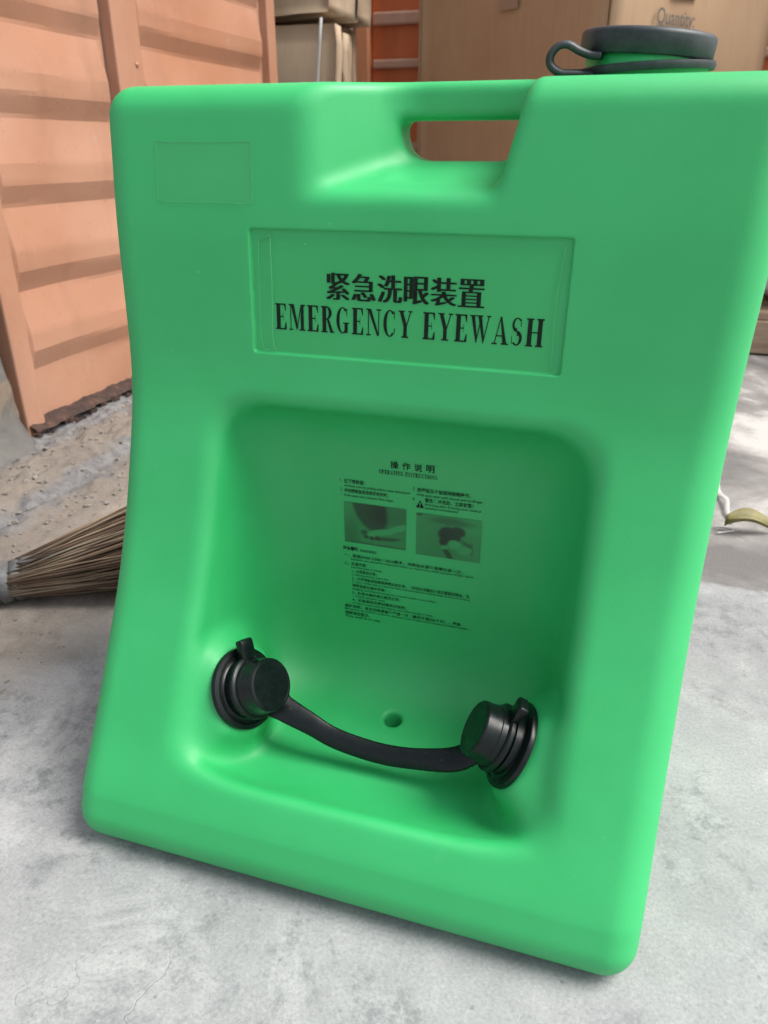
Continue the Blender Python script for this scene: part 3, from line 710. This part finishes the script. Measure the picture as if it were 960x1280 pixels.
GL = {
 'E': (.66, stem(.09)+Rr(.3,1-TN,.60,1)+Rr(.3,0,.62,TN)+Rr(.26,.48,.44,.525)+[[(.50,.955),(.60,.955),(.60,.72),(.575,.72)],[(.50,.045),(.575,.29),(.62,.29),(.62,.045)],[(.44,.36),(.46,.36),(.46,.65),(.44,.65)]]),
 'M': (.92, Rr(.10,TN,.14,.96)+Rr(.02,0,.23,TN)+Rr(.02,1-TN,.14,1)+[[(.12,1),(.30,1),(.52,.12),(.43,.02)],[(.43,.02),(.47,.02),(.72,1),(.675,1)]]+Rr(.66,TN,.83,1-TN)+Rr(.58,0,.91,TN)+Rr(.675,1-TN,.91,1)),
 'R': (.72, stem(.09)+arc(.30,.745,.29,.255,90,-90,LW)+Rr(.25,.955,.32,1)+Rr(.25,.49,.34,.535)+[[(.32,.51),(.45,.49),(.66,.04),(.49,.04)]]+Rr(.49,0,.72,TN)),
 'G': (.74, arc(.36,.5,.33,.5,48,318,LW,30)+Rr(.46,.03,.63,.40)+Rr(.38,.38,.71,.425)+[[(.56,.96),(.60,.96),(.60,.66),(.57,.66)]]),
 'C': (.68, arc(.36,.5,.33,.5,48,312,LW,30)+[[(.56,.96),(.60,.96),(.60,.66),(.57,.66)],[(.555,.15),(.60,.13),(.63,.34),(.60,.34)]]),
 'N': (.80, Rr(.12,TN,.165,.98)+Rr(.02,0,.27,TN)+Rr(.02,1-TN,.165,1)+[[(.10,1),(.28,1),(.70,.0),(.60,.0)]]+Rr(.655,.0,.70,1-TN)+Rr(.55,1-TN,.80,1)),
 'Y': (.74, [[(.08,.97),(.26,.97),(.46,.46),(.30,.40)],[(.42,.45),(.46,.42),(.66,.97),(.61,.97)]]+Rr(.29,TN,.46,.47)+Rr(.20,0,.55,TN)+Rr(.01,.955,.34,1)+Rr(.52,.955,.75,1)),
 'W': (1.0, [[(.05,.97),(.22,.97),(.38,.14),(.31,0)],[(.30,0),(.345,0),(.56,.97),(.51,.97)],[(.38,.97),(.55,.97),(.72,.14),(.65,0)],[(.64,0),(.685,0),(.92,.97),(.875,.97)]]+Rr(-.02,.955,.30,1)+Rr(.32,.955,.62,1)+Rr(.79,.955,1.0,1)),
 'A': (.78, [[(.10,.03),(.145,.03),(.40,1),(.36,1)],[(.34,1),(.42,1),(.70,.03),(.52,.03)]]+Rr(.20,.29,.56,.335)+Rr(.0,0,.25,TN)+Rr(.44,0,.79,TN)),
 'S': (.60, arc(.29,.74,.235,.26,40,270,lambda t: (.10,.045+.10*max(0,-math.sin(t))))+arc(.29,.27,.25,.27,90,-140,lambda t: (.13,.045+.14*max(0,math.sin(t))))+[[(.44,.95),(.475,.95),(.475,.68),(.45,.68)],[(.05,.05),(.08,.05),(.075,.34),(.05,.34)]]),
 'H': (.84, stem(.09)+stem(.56)+Rr(.26,.48,.56,.525)),
 'O': (.74, arc(.37,.5,.34,.5,0,360,LW,36)),
 'P': (.68, stem(.09)+arc(.30,.73,.31,.27,90,-90,LW)+Rr(.25,.955,.32,1)+Rr(.25,.46,.32,.505)),
 'T': (.70, Rr(.265,TN,.435,.96)+Rr(.18,0,.52,TN)+Rr(.02,.955,.68,1)+[[(.02,.955),(.09,.955),(.045,.70),(.02,.70)],[(.61,.955),(.68,.955),(.68,.70),(.655,.70)]]),
 'I': (.36, stem(.09)),
 'U': (.80, Rr(.11,.25,.28,.96)+Rr(.02,.955,.36,1)+Rr(.615,.25,.66,.96)+Rr(.54,.955,.74,1)+arc(.385,.27,.275,.27,180,360,lambda t: (.06+.11*max(0,-math.cos(t)),.05))),
}
def serif(txt, gap=.10, space=.38):
    V = []; F = []; x = 0
    for ch in txt:
        if ch == ' ': x += space; continue
        w, polys = GL[ch]
        for p in polys:
            F.append(tuple(range(len(V), len(V)+len(p)))); V += [(a+x, b) for a, b in p]
        x += w+gap
    return np.array(V), F
def orient(V2, F):   # keep every face pointing the same way (counter-clockwise seen from the front)
    out = []
    for f in F:
        p = V2[list(f)]; a = np.sum(p[:,0]*np.roll(p[:,1],-1)-np.roll(p[:,0],-1)*p[:,1]); out.append(f if a > 0 else f[::-1])
    return out
def place(V2, x0, x1, z0, z1, cjkbox=False):
    lo, hi = V2.min(0), V2.max(0); u = (V2-lo)/np.maximum(hi-lo, 1e-9)
    return np.stack([x0+u[:,0]*(x1-x0), z0+u[:,1]*(z1-z0)], 1)
def layer(Q, F, surf, off, step=4e-6):
    """lay 2D print on a surface y=surf(x,z), each face its own hair-thin height so that none coincide"""
    V = []; G = []
    for k, f in enumerate(orient(Q, F)):
        G.append(tuple(range(len(V), len(V)+len(f))))
        for i in f: x, z = Q[i]; V.append((x, float(surf(x, z))-off-step*(k % 12), z))
    return V, G
lab_s = lambda x, z: yfront(z)+.0026
def thin_sheet(name, x0, x1, z0, z1, surf, off, mat, parent, nx=40, nz=20, lift=None, corner=0, t=.00012):
    V = []; F = []
    for s in (0, 1):
        for i in range(nx+1):
            for j in range(nz+1):
                x = x0+(x1-x0)*i/nx; z = z0+(z1-z0)*j/nz; l = lift(x, z) if lift else 0
                V.append((x, float(surf(x, z))-off-l-s*t, z))
    m = (nx+1)*(nz+1)
    for i in range(nx):
        for j in range(nz):
            q = i*(nz+1)+j; F.append((m+q, m+q+nz+1, m+q+nz+2, m+q+1))
    return mesh(name, V[:], F, mat, parent)
def lab_lift(x, z):
    v = .0022*math.exp(-((x+.0985)/.0032)**2)*min(1, max(0, (z-.388)/.012))*min(1, max(0, (.469-z)/.008))
    return v+.0009*math.exp(-((x-.104)/.004)**2)+.00025*fbm(x, z, 2, 60, 2)
lbl = thin_sheet('label_film', -.1055, .1105, .3885, .4690, lab_s, .0006, M_film, wash, 90, 34, lab_lift)
Q, F = serif('EMERGENCY EYEWASH', .09, .42); Q = place(Q, -.0950, .1012, .4035, .4222)
mesh('lettering', *layer(Q, F, lab_s, .0003), M_ink.m, lbl, smooth=False)
PV = []; PF = []; s0 = 0
for k, ch in enumerate('紧急洗眼装置'):
    V2, F2 = cjk(ch, -.004)
    for rep, dx in enumerate((-.045, -.015, .015, .045)):     # heavier upright strokes, as in a Song face
        x0 = -.0545+.0193*k; q = place(V2, x0+.0004, x0+.0172, .4270, .4455)+np.array([dx*.0185, 0])
        V3, F3 = layer(q, F2, lab_s, .00028+rep*.00005, 2e-6); PF += [tuple(i+len(PV) for i in f) for f in F3]; PV += V3
mesh('characters', PV, PF, M_ink.m, lbl, smooth=False)
# pale rims of the lifted film ends
for path, w in (([(-.1062,.4648),(-.0990,.4682),(-.0965,.4655),(-.0962,.430),(-.0968,.3935),(-.0945,.3885)], .0008), ([(-.1062,.4648),(-.1068,.43),(-.1062,.392),(-.0945,.3885)], .0006), ([(.1100,.4680),(.1075,.43),(.1085,.389)], .0006)):
    c = cat_rom([(a, 0, b) for a, b in path], 8); c[:,1] = [float(lab_s(p[0], p[2]))-.0009-lab_lift(p[0], p[2]) for p in c]
    mesh('film_crease', *tube(c, w*.32, 6), M_edge.m, lbl)

# instruction sheet on the back wall of the basin
_gx = np.linspace(-.076, .072, 75); _gz = np.linspace(.125, .309, 93); _A, _B = np.meshgrid(_gx, _gz, indexing='ij')
_lo = np.full(_A.shape, .145); _hi = np.full(_A.shape, .20)
for _ in range(24): _m = (_lo+_hi)/2; _in = sdf(_A, _m, _B) < 0; _hi = np.where(_in, _m, _hi); _lo = np.where(_in, _lo, _m)
def ins_s(x, z):
    u = min(max((x-_gx[0])/(_gx[1]-_gx[0]), 0), 73.999); v = min(max((z-_gz[0])/(_gz[1]-_gz[0]), 0), 91.999); i, j = int(u), int(v); u -= i; v -= j
    return _hi[i,j]*(1-u)*(1-v)+_hi[i+1,j]*u*(1-v)+_hi[i,j+1]*(1-u)*v+_hi[i+1,j+1]*u*v
ins = thin_sheet('instruction_sheet', -.070, .066, .130, .303, ins_s, .0011, M_film2, wash, 50, 60, lambda x, z: .0)
PV = []; PF = []
def line(txt, x0, x1, z, h, bold=0., ser=False, kern=None):
    global PV, PF
    V2, F2 = serif(txt, .1, .4) if ser else cjk(txt, bold)
    if len(V2) == 0: return
    lo, hi = V2.min(0), V2.max(0)
    q = place(V2, x0, x1, z, z+h); V3, F3 = layer(q, F2, ins_s, .0007, 2e-6)
    PF += [tuple(i+len(PV) for i in f) for f in F3]; PV += V3
for k, ch in enumerate('操作说明'): line(ch, -.0175+.0102*k, -.0175+.0102*k+.0068, .2855, .0068, .009)
line('OPERATING INSTRUCTIONS', -.0275, .0225, .2798, .0038, ser=True)
line('1.', -.0625, -.0605, .2682, .003); line('拉下喷射盖：', -.0590, -.0400, .2672, .0040, .012); line('Activate unit by pulling yellow strap downward', -.0590, -.0005, .2632, .0028, .006)
line('2.', -.0625, -.0605, .2592, .003); line('冲洗眼睛直到洗眼液用完时；', -.0590, -.0195, .2582, .0040, .012); line('Flush eyes until solution flow stops', -.0590, -.0150, .2542, .0028, .006)
line('3.', .0020, .0040, .2682, .003); line('用拇指及食指保持眼睛睁开。', .0055, .0510, .2672, .0040, .012); line('Hold eyes open with thumb and forefinger.', .0055, .0615, .2632, .0028, .006)
line('4.', .0020, .0040, .2590, .003); line('警告：冲洗后，立即就医！', .0125, .0535, .2585, .0040, .012)
line('Warning after flushing seek medical', .0125, .0600, .2550, .0026, .006); line('attention immediately!', .0125, .0410, .2518, .0026, .006)
line('注意事项', -.0615, -.0470, .2020, .0042, .03); line('WARNING:', -.0455, -.0300, .2022, .0028, .006)
rows = [('一、根据ANSI Z358.1-2014要求，洗眼站水源每周需检查一次；', -.0605, .0475, 1), ('Eyewash unit should be inspected weekly as required by ANSI standard Z358.1-2014', -.0540, .0565, 0),
 ('二、检查内容：', -.0605, -.0390, 1), ('Inspection needs to include:', -.0540, -.0250, 0), ('1、水质是否正常；', -.0535, -.0300, 1), ('a. Cleaning formula water clear.', -.0535, -.0180, 0),
 ('2、打开喷射阀观察两侧喷头的水流，（并且水流需在使用位置稳定喷出，无', -.0535, .0545, 1), ('b. Open nozzle valve to check the flow and spray pattern of both sides at the user level of', -.0535, .0550, 0),
 ('堵塞现象及漏水现象）；', -.0535, -.0180, 1), ('clogging and leaking symptoms around outlet is not safety;', -.0535, .0250, 0), ('3、检查水箱的液位是否正常；', -.0535, -.0080, 1), ('c. Check solution level;', -.0535, -.0220, 0),
 ('4、检查盖板及密封圈有无破损；', -.0535, -.0020, 1), ('d. Inspect covers and seal rings for any visible damage or leaks.', -.0535, .0230, 0),
 ('维护说明：清洁洗眼液箱每季度一次（最长不超过6个月），更换', -.0610, .0480, 1), ('Maintenance: for maximum protection cleaning the tank at least every 6 months and replace solution', -.0610, .0545, 0),
 ('洗眼液后登记。', -.0610, -.0370, 1), ('This unit is in use.', -.0610, -.0260, 0)]
zc = .1988
for txt, a, b, zh in rows:
    if zh: line(txt, a, b, zc-.0036, .0036, .010); zc -= .0042
    else: line(txt, a, b, zc-.0024, .0024, .005); zc -= .0033 if txt[0] != 'E' else .0040
# warning triangle as three bars round a mark
tri = np.array([(.0050,.2530),(.0118,.2530),(.0084,.2598)]); V3, F3 = layer(tri, [(0,1,2)], ins_s, .0007); PF += [tuple(i+len(PV) for i in f) for f in F3]; PV += V3
mesh('print', PV, PF, M_ink.m, ins, smooth=False)
mk = np.array([(.0081,.2552),(.0087,.2552),(.00885,.2578),(.00795,.2578),(.0081,.2539),(.0087,.2539),(.0087,.2546),(.0081,.2546)])
M_mk = Mat('warning_mark', (.10,.42,.17,1), .5)
mesh('exclamation_mark', *layer(mk, [(0,1,2,3),(4,5,6,7)], ins_s, .0009), M_mk.m, ins, smooth=False)
# the two printed photographs: tones of ink on the green
M_pic = Mat('printed_picture', rough=.5); at = M_pic.n.new('ShaderNodeAttribute'); at.attribute_name = 'ink'
M_pic.set(Base_Color=M_pic.ramp(at.outputs['Fac'], [(0.,(.03,.34,.10,1)),(.5,(.010,.125,.036,1)),(1.,(.003,.018,.007,1))]))
def picture(x0, x1, z0, z1, fn):
    n, k = 64, 46; V = []; ink = []
    for i in range(n+1):
        for j in range(k+1):
            u, v = i/n, j/k; V.append((x0+(x1-x0)*u, ins_s(x0+(x1-x0)*u, z0+(z1-z0)*v)-.0006, z0+(z1-z0)*v)); ink.append(min(1, max(0, fn(u, v))))
    F = [(i*(k+1)+j, (i+1)*(k+1)+j, (i+1)*(k+1)+j+1, i*(k+1)+j+1) for i in range(n) for j in range(k)]
    o = mesh('picture', V, F, M_pic.m, ins); a = o.data.attributes.new('ink', 'FLOAT', 'POINT'); a.data.foreach_set('value', ink); return o
sg = lambda d_, s: 1/(1+math.exp(max(-50, min(50, d_/s))))
def blob(u, v, cx, cy, rx, ry, rot=0, s=.12):
    c, t = math.cos(rot), math.sin(rot); a = ((u-cx)*c+(v-cy)*t)/rx; b = (-(u-cx)*t+(v-cy)*c)/ry; return sg(math.hypot(a, b)-1, s)
def pic1(u, v):     # a dark sleeve reaching down and a pale hand at the nozzle
    g_ = .30+.10*u-.08*v
    g_ += .55*blob(u, v, .42, .92, .26, .58, .22, .04)
    g_ += .18*blob(u, v, .75, .85, .35, .35, 0, .25)
    hand = max(blob(u, v, .62, .36, .22, .075, .30, .05), blob(u, v, .88, .50, .22, .07, .55, .05), blob(u, v, .42, .27, .10, .05, .1, .06))
    g_ = g_*(1-hand)+.16*hand
    for a, b in ((.36,.20),(.45,.18),(.55,.20)): g_ += .55*blob(u, v, a, b, .035, .045, .6, .10)
    g_ += .45*blob(u, v, .68, .20, .22, .045, .15, .10)+.5*blob(u, v, .33, .30, .05, .06, 0, .15)
    g_ += .22*blob(u, v, .10, .2, .14, .5, 0, .3)+.5*sg(v-.075+.07*u, .008)*u
    return g_
def pic2(u, v):     # a dark-haired head bent over the basin, hands below
    g_ = .34+.06*math.sin(u*4)-.06*v
    g_ += .62*max(blob(u, v, .52, .56, .17, .20, .3, .04), blob(u, v, .64, .66, .12, .12, .2, .05), blob(u, v, .44, .42, .07, .12, -.2, .06))
    face = blob(u, v, .60, .36, .10, .11, .3, .06); g_ = g_*(1-face)+.14*face
    g_ += .50*blob(u, v, .50, .12, .045, .15, .45, .08)+.30*blob(u, v, .78, .40, .10, .035, -.8, .15)+.25*blob(u, v, .86, .30, .03, .14, .1, .2)
    hand = max(blob(u, v, .76, .24, .12, .09, .5, .08), blob(u, v, .45, .26, .05, .05)); g_ = g_*(1-hand)+.20*hand
    g_ += .22*blob(u, v, .58, .88, .34, .08, -.05, .15)-.10*blob(u, v, .9, .85, .2, .2, 0, .3)
    g_ += .45*sg(.945-v, .006)*sg(u-.09, .006)
    return g_
picture(-.0595, -.0035, .2105, .2495, pic1); picture(.0055, .0615, .2085, .2480, pic2)

# old tape patch at the top left
tp_s = lambda x, z: yfront(z)
tap = thin_sheet('tape_patch', -.1845, -.1090, .4900, .5290, tp_s, .0004, M_tape, wash, 30, 16, lambda x, z: .0002*fbm(x, z, 1, 80, 2))
for a, b, w in (((-.1845,.529),(-.109,.529),.8),((-.1845,.490),(-.109,.490),1.),((-.1845,.490),(-.1845,.529),.8),((-.109,.490),(-.109,.529),.8)):
    c = np.array([(a[0]+(b[0]-a[0])*t, 0, a[1]+(b[1]-a[1])*t) for t in np.linspace(0,1,30)])
    c[:,0] += [.0006*fbm(p[0], p[2], 3, 150, 2) for p in c]; c[:,2] += [.0006*fbm(p[0], p[2], 8, 150, 2) for p in c]
    c[:,1] = [float(yfront(p[2]))-.0005 for p in c]
    mesh('tape_edge', *tube(c, [.00016*w*(1+.7*fbm(p[0],p[2],5,200,2)) for p in c], 5), M_edge.m, tap)

# ------------------------------------------------------------------ nozzles, dust caps and strap
for s in (1, -1):
    c = FC*np.array([s,1,1]); a = FA*np.array([s,1,1])
    nz = mesh('nozzle', *lathe([(.0340,-.001),(.0342,.0015),(.0335,.0030),(.0300,.0038),(.0294,.0030),(.0262,.0032),(.0250,.0040),(.0246,.0095),(.0225,.0100),(.0225,.0125)], c, a, 56), M_rub.m, wash); sharp(nz, 50)
    cp = mesh('dust_cap', *lathe([(.0222,.0118),(.0260,.0118),(.0266,.0124),(.0266,.0150),(.0258,.0158),(.0236,.0164),(.0232,.0205),(.0226,.0212),(.0224,.0230),(.0217,.0318),(.0208,.0330),(.0190,.0334),(.0186,.0330),(0,.0329)], c, a, 56), M_rub.m, wash); sharp(cp, 30)
    # pull tab, standing on the cap rim
    B = frame_from(a, (0,-.10,1)); u, v = B[0], B[1]
    th = .35*s if s > 0 else -.02; rad = u*math.cos(th)+v*math.sin(th)*(-1); tan = np.cross(a, rad)
    base = c+a*.0140
    prof = [(.0225,.0070,.0027),(.0290,.0068,.0027),(.0330,.0066,.0034),(.0360,.0062,.0040),(.0395,.0064,.0036),(.0404,.0056,.0026)]
    V = []; F = []
    for k, (r_, w, t_) in enumerate(prof):
        for (p, q) in ((-1,-1),(1,-1),(1,1),(-1,1)): V.append(base+rad*r_+tan*w*p+a*(t_*q-.0*k))
    for k in range(len(prof)-1):
        for j in range(4): F.append((k*4+j, k*4+(j+1)%4, k*4+4+(j+1)%4, k*4+4+j))
    F += [(3,2,1,0), tuple(len(prof)*4-4+j for j in range(4))]
    bevel(mesh('pull_tab', V, F, M_rub.m, cp, smooth=True), .0012, 2, 25)
ends = []
for s_ in (1, -1):
    f = FA*np.array([s_,1,1]); rc = FC*np.array([s_,1,1])+f*.0142; e = np.array([s_,0,0.]); dn = e-f*f.dot(e); dn /= np.linalg.norm(dn)
    ends.append((rc, dn, np.cross(f, dn)))
(c0, d0_, w0), (c1, d1_, w1) = ends
pts_ = [c0+d0_*.014, c0+d0_*.024, (-.079,.0775,.1015), (-.056,.0755,.0935), (-.030,.0745,.0835), (.010,.0745,.0785), (.048,.0745,.0835), (.072,.0755,.0910), c1+d1_*.025, c1+d1_*.014]
pc = cat_rom(pts_, 8); N = len(pc); t = np.linspace(0,1,N)
wd = np.interp(t, [0,.10,.22,.38,.62,.80,.90,1], [.034,.031,.0215,.0165,.0165,.0205,.029,.034])
wm = np.array([0,.62,.78]); w0 = w0*np.sign(w0.dot(wm)); w1 = w1*np.sign(w1.dot(wm))
WD = np.array([np.interp(u, [0,.12,.35,.65,.88,1], [w0[k],w0[k],wm[k],wm[k],w1[k],w1[k]]) for u in t for k in range(3)]).reshape(-1,3)
st = mesh('strap', *ribbon(pc, WD, wd, .0036), M_rub.m, wash)

# ------------------------------------------------------------------ filler cap
CC = np.array([.1435, .245, 0.])
fc = mesh('filler_neck', *lathe([(.0405,.556),(.0405,.585),(.034,.585)], CC, (0,0,1), 56, (1,0,0)), M_green.m, wash)
cap = mesh('filler_cap', *lathe([(.036,.0082),(.0425,.0074),(.0436,.0083),(.0440,.0195),(.0434,.0213),(.0418,.0224),(.0395,.0229),(.038,.0224),(0,.0224)], CC+np.array([-.002,0,.5716]), (.075,-.01,1), 72, (1,0,0)), M_cap.m, wash); sharp(cap, 50)
# grip ridges round the cap
rg = []
rgm = bpy.data.meshes.new('grip_ridge'); _V, _F = box((0,0,0),(.0012,.0016,.0105)); rgm.from_pydata(_V.tolist(), [], _F); rgm.materials.append(M_cap.m)
ring = mesh('tether_ring', *lathe([(.0392,.0004),(.0440,-.0006),(.0450,.0020),(.0444,.0042),(.0395,.0050),(.0392,.0004)], CC+np.array([0,0,.571]), (-.035,-.02,1), 64, (1,0,0)), M_cap.m, wash); sharp(ring, 40)
lp = [(.112,.222,.5700),(.100,.214,.5697),(.090,.211,.5702),(.0835,.210,.5745),(.0830,.210,.5800),(.0870,.211,.5850),(.0935,.212,.5860),(.1010,.2135,.5825),(.1085,.2145,.5800),(.116,.2135,.5792)]
mesh('tether_loop', *ribbon(cat_rom(lp, 8), (.0,1,.12), .012, .0046), M_cap.m, ring)
# knobs on the tether under the cap edge
for px, py, pz in ((.1045,.211,.5775),(.1060,.2108,.5765)):
    mesh('tether_peg', *lathe([(.0012,0),(.0014,.002),(.0008,.003),(0,.0032)], (px,py,pz-.001), (0,0,-1), 10), M_cap.m, ring)

# ------------------------------------------------------------------ carton print
def card_text(txt, a0, h, z, f, name):
    V2, F2 = cjk(txt, .012); lo = V2.min(0); q = (V2-lo)*h/.7; F2 = orient(V2, F2)
    o = mesh(name, [f(a0+p[0]*.85, -.0135-(i % 5)*2e-5, z+p[1]) for i, p in enumerate(q)], F2, M_cprint.m, bx, smooth=False); return o
card_text('Quantity:', .185, .040, .838, lambda a, o, z: bxp(a, o, z), 'printed_word')
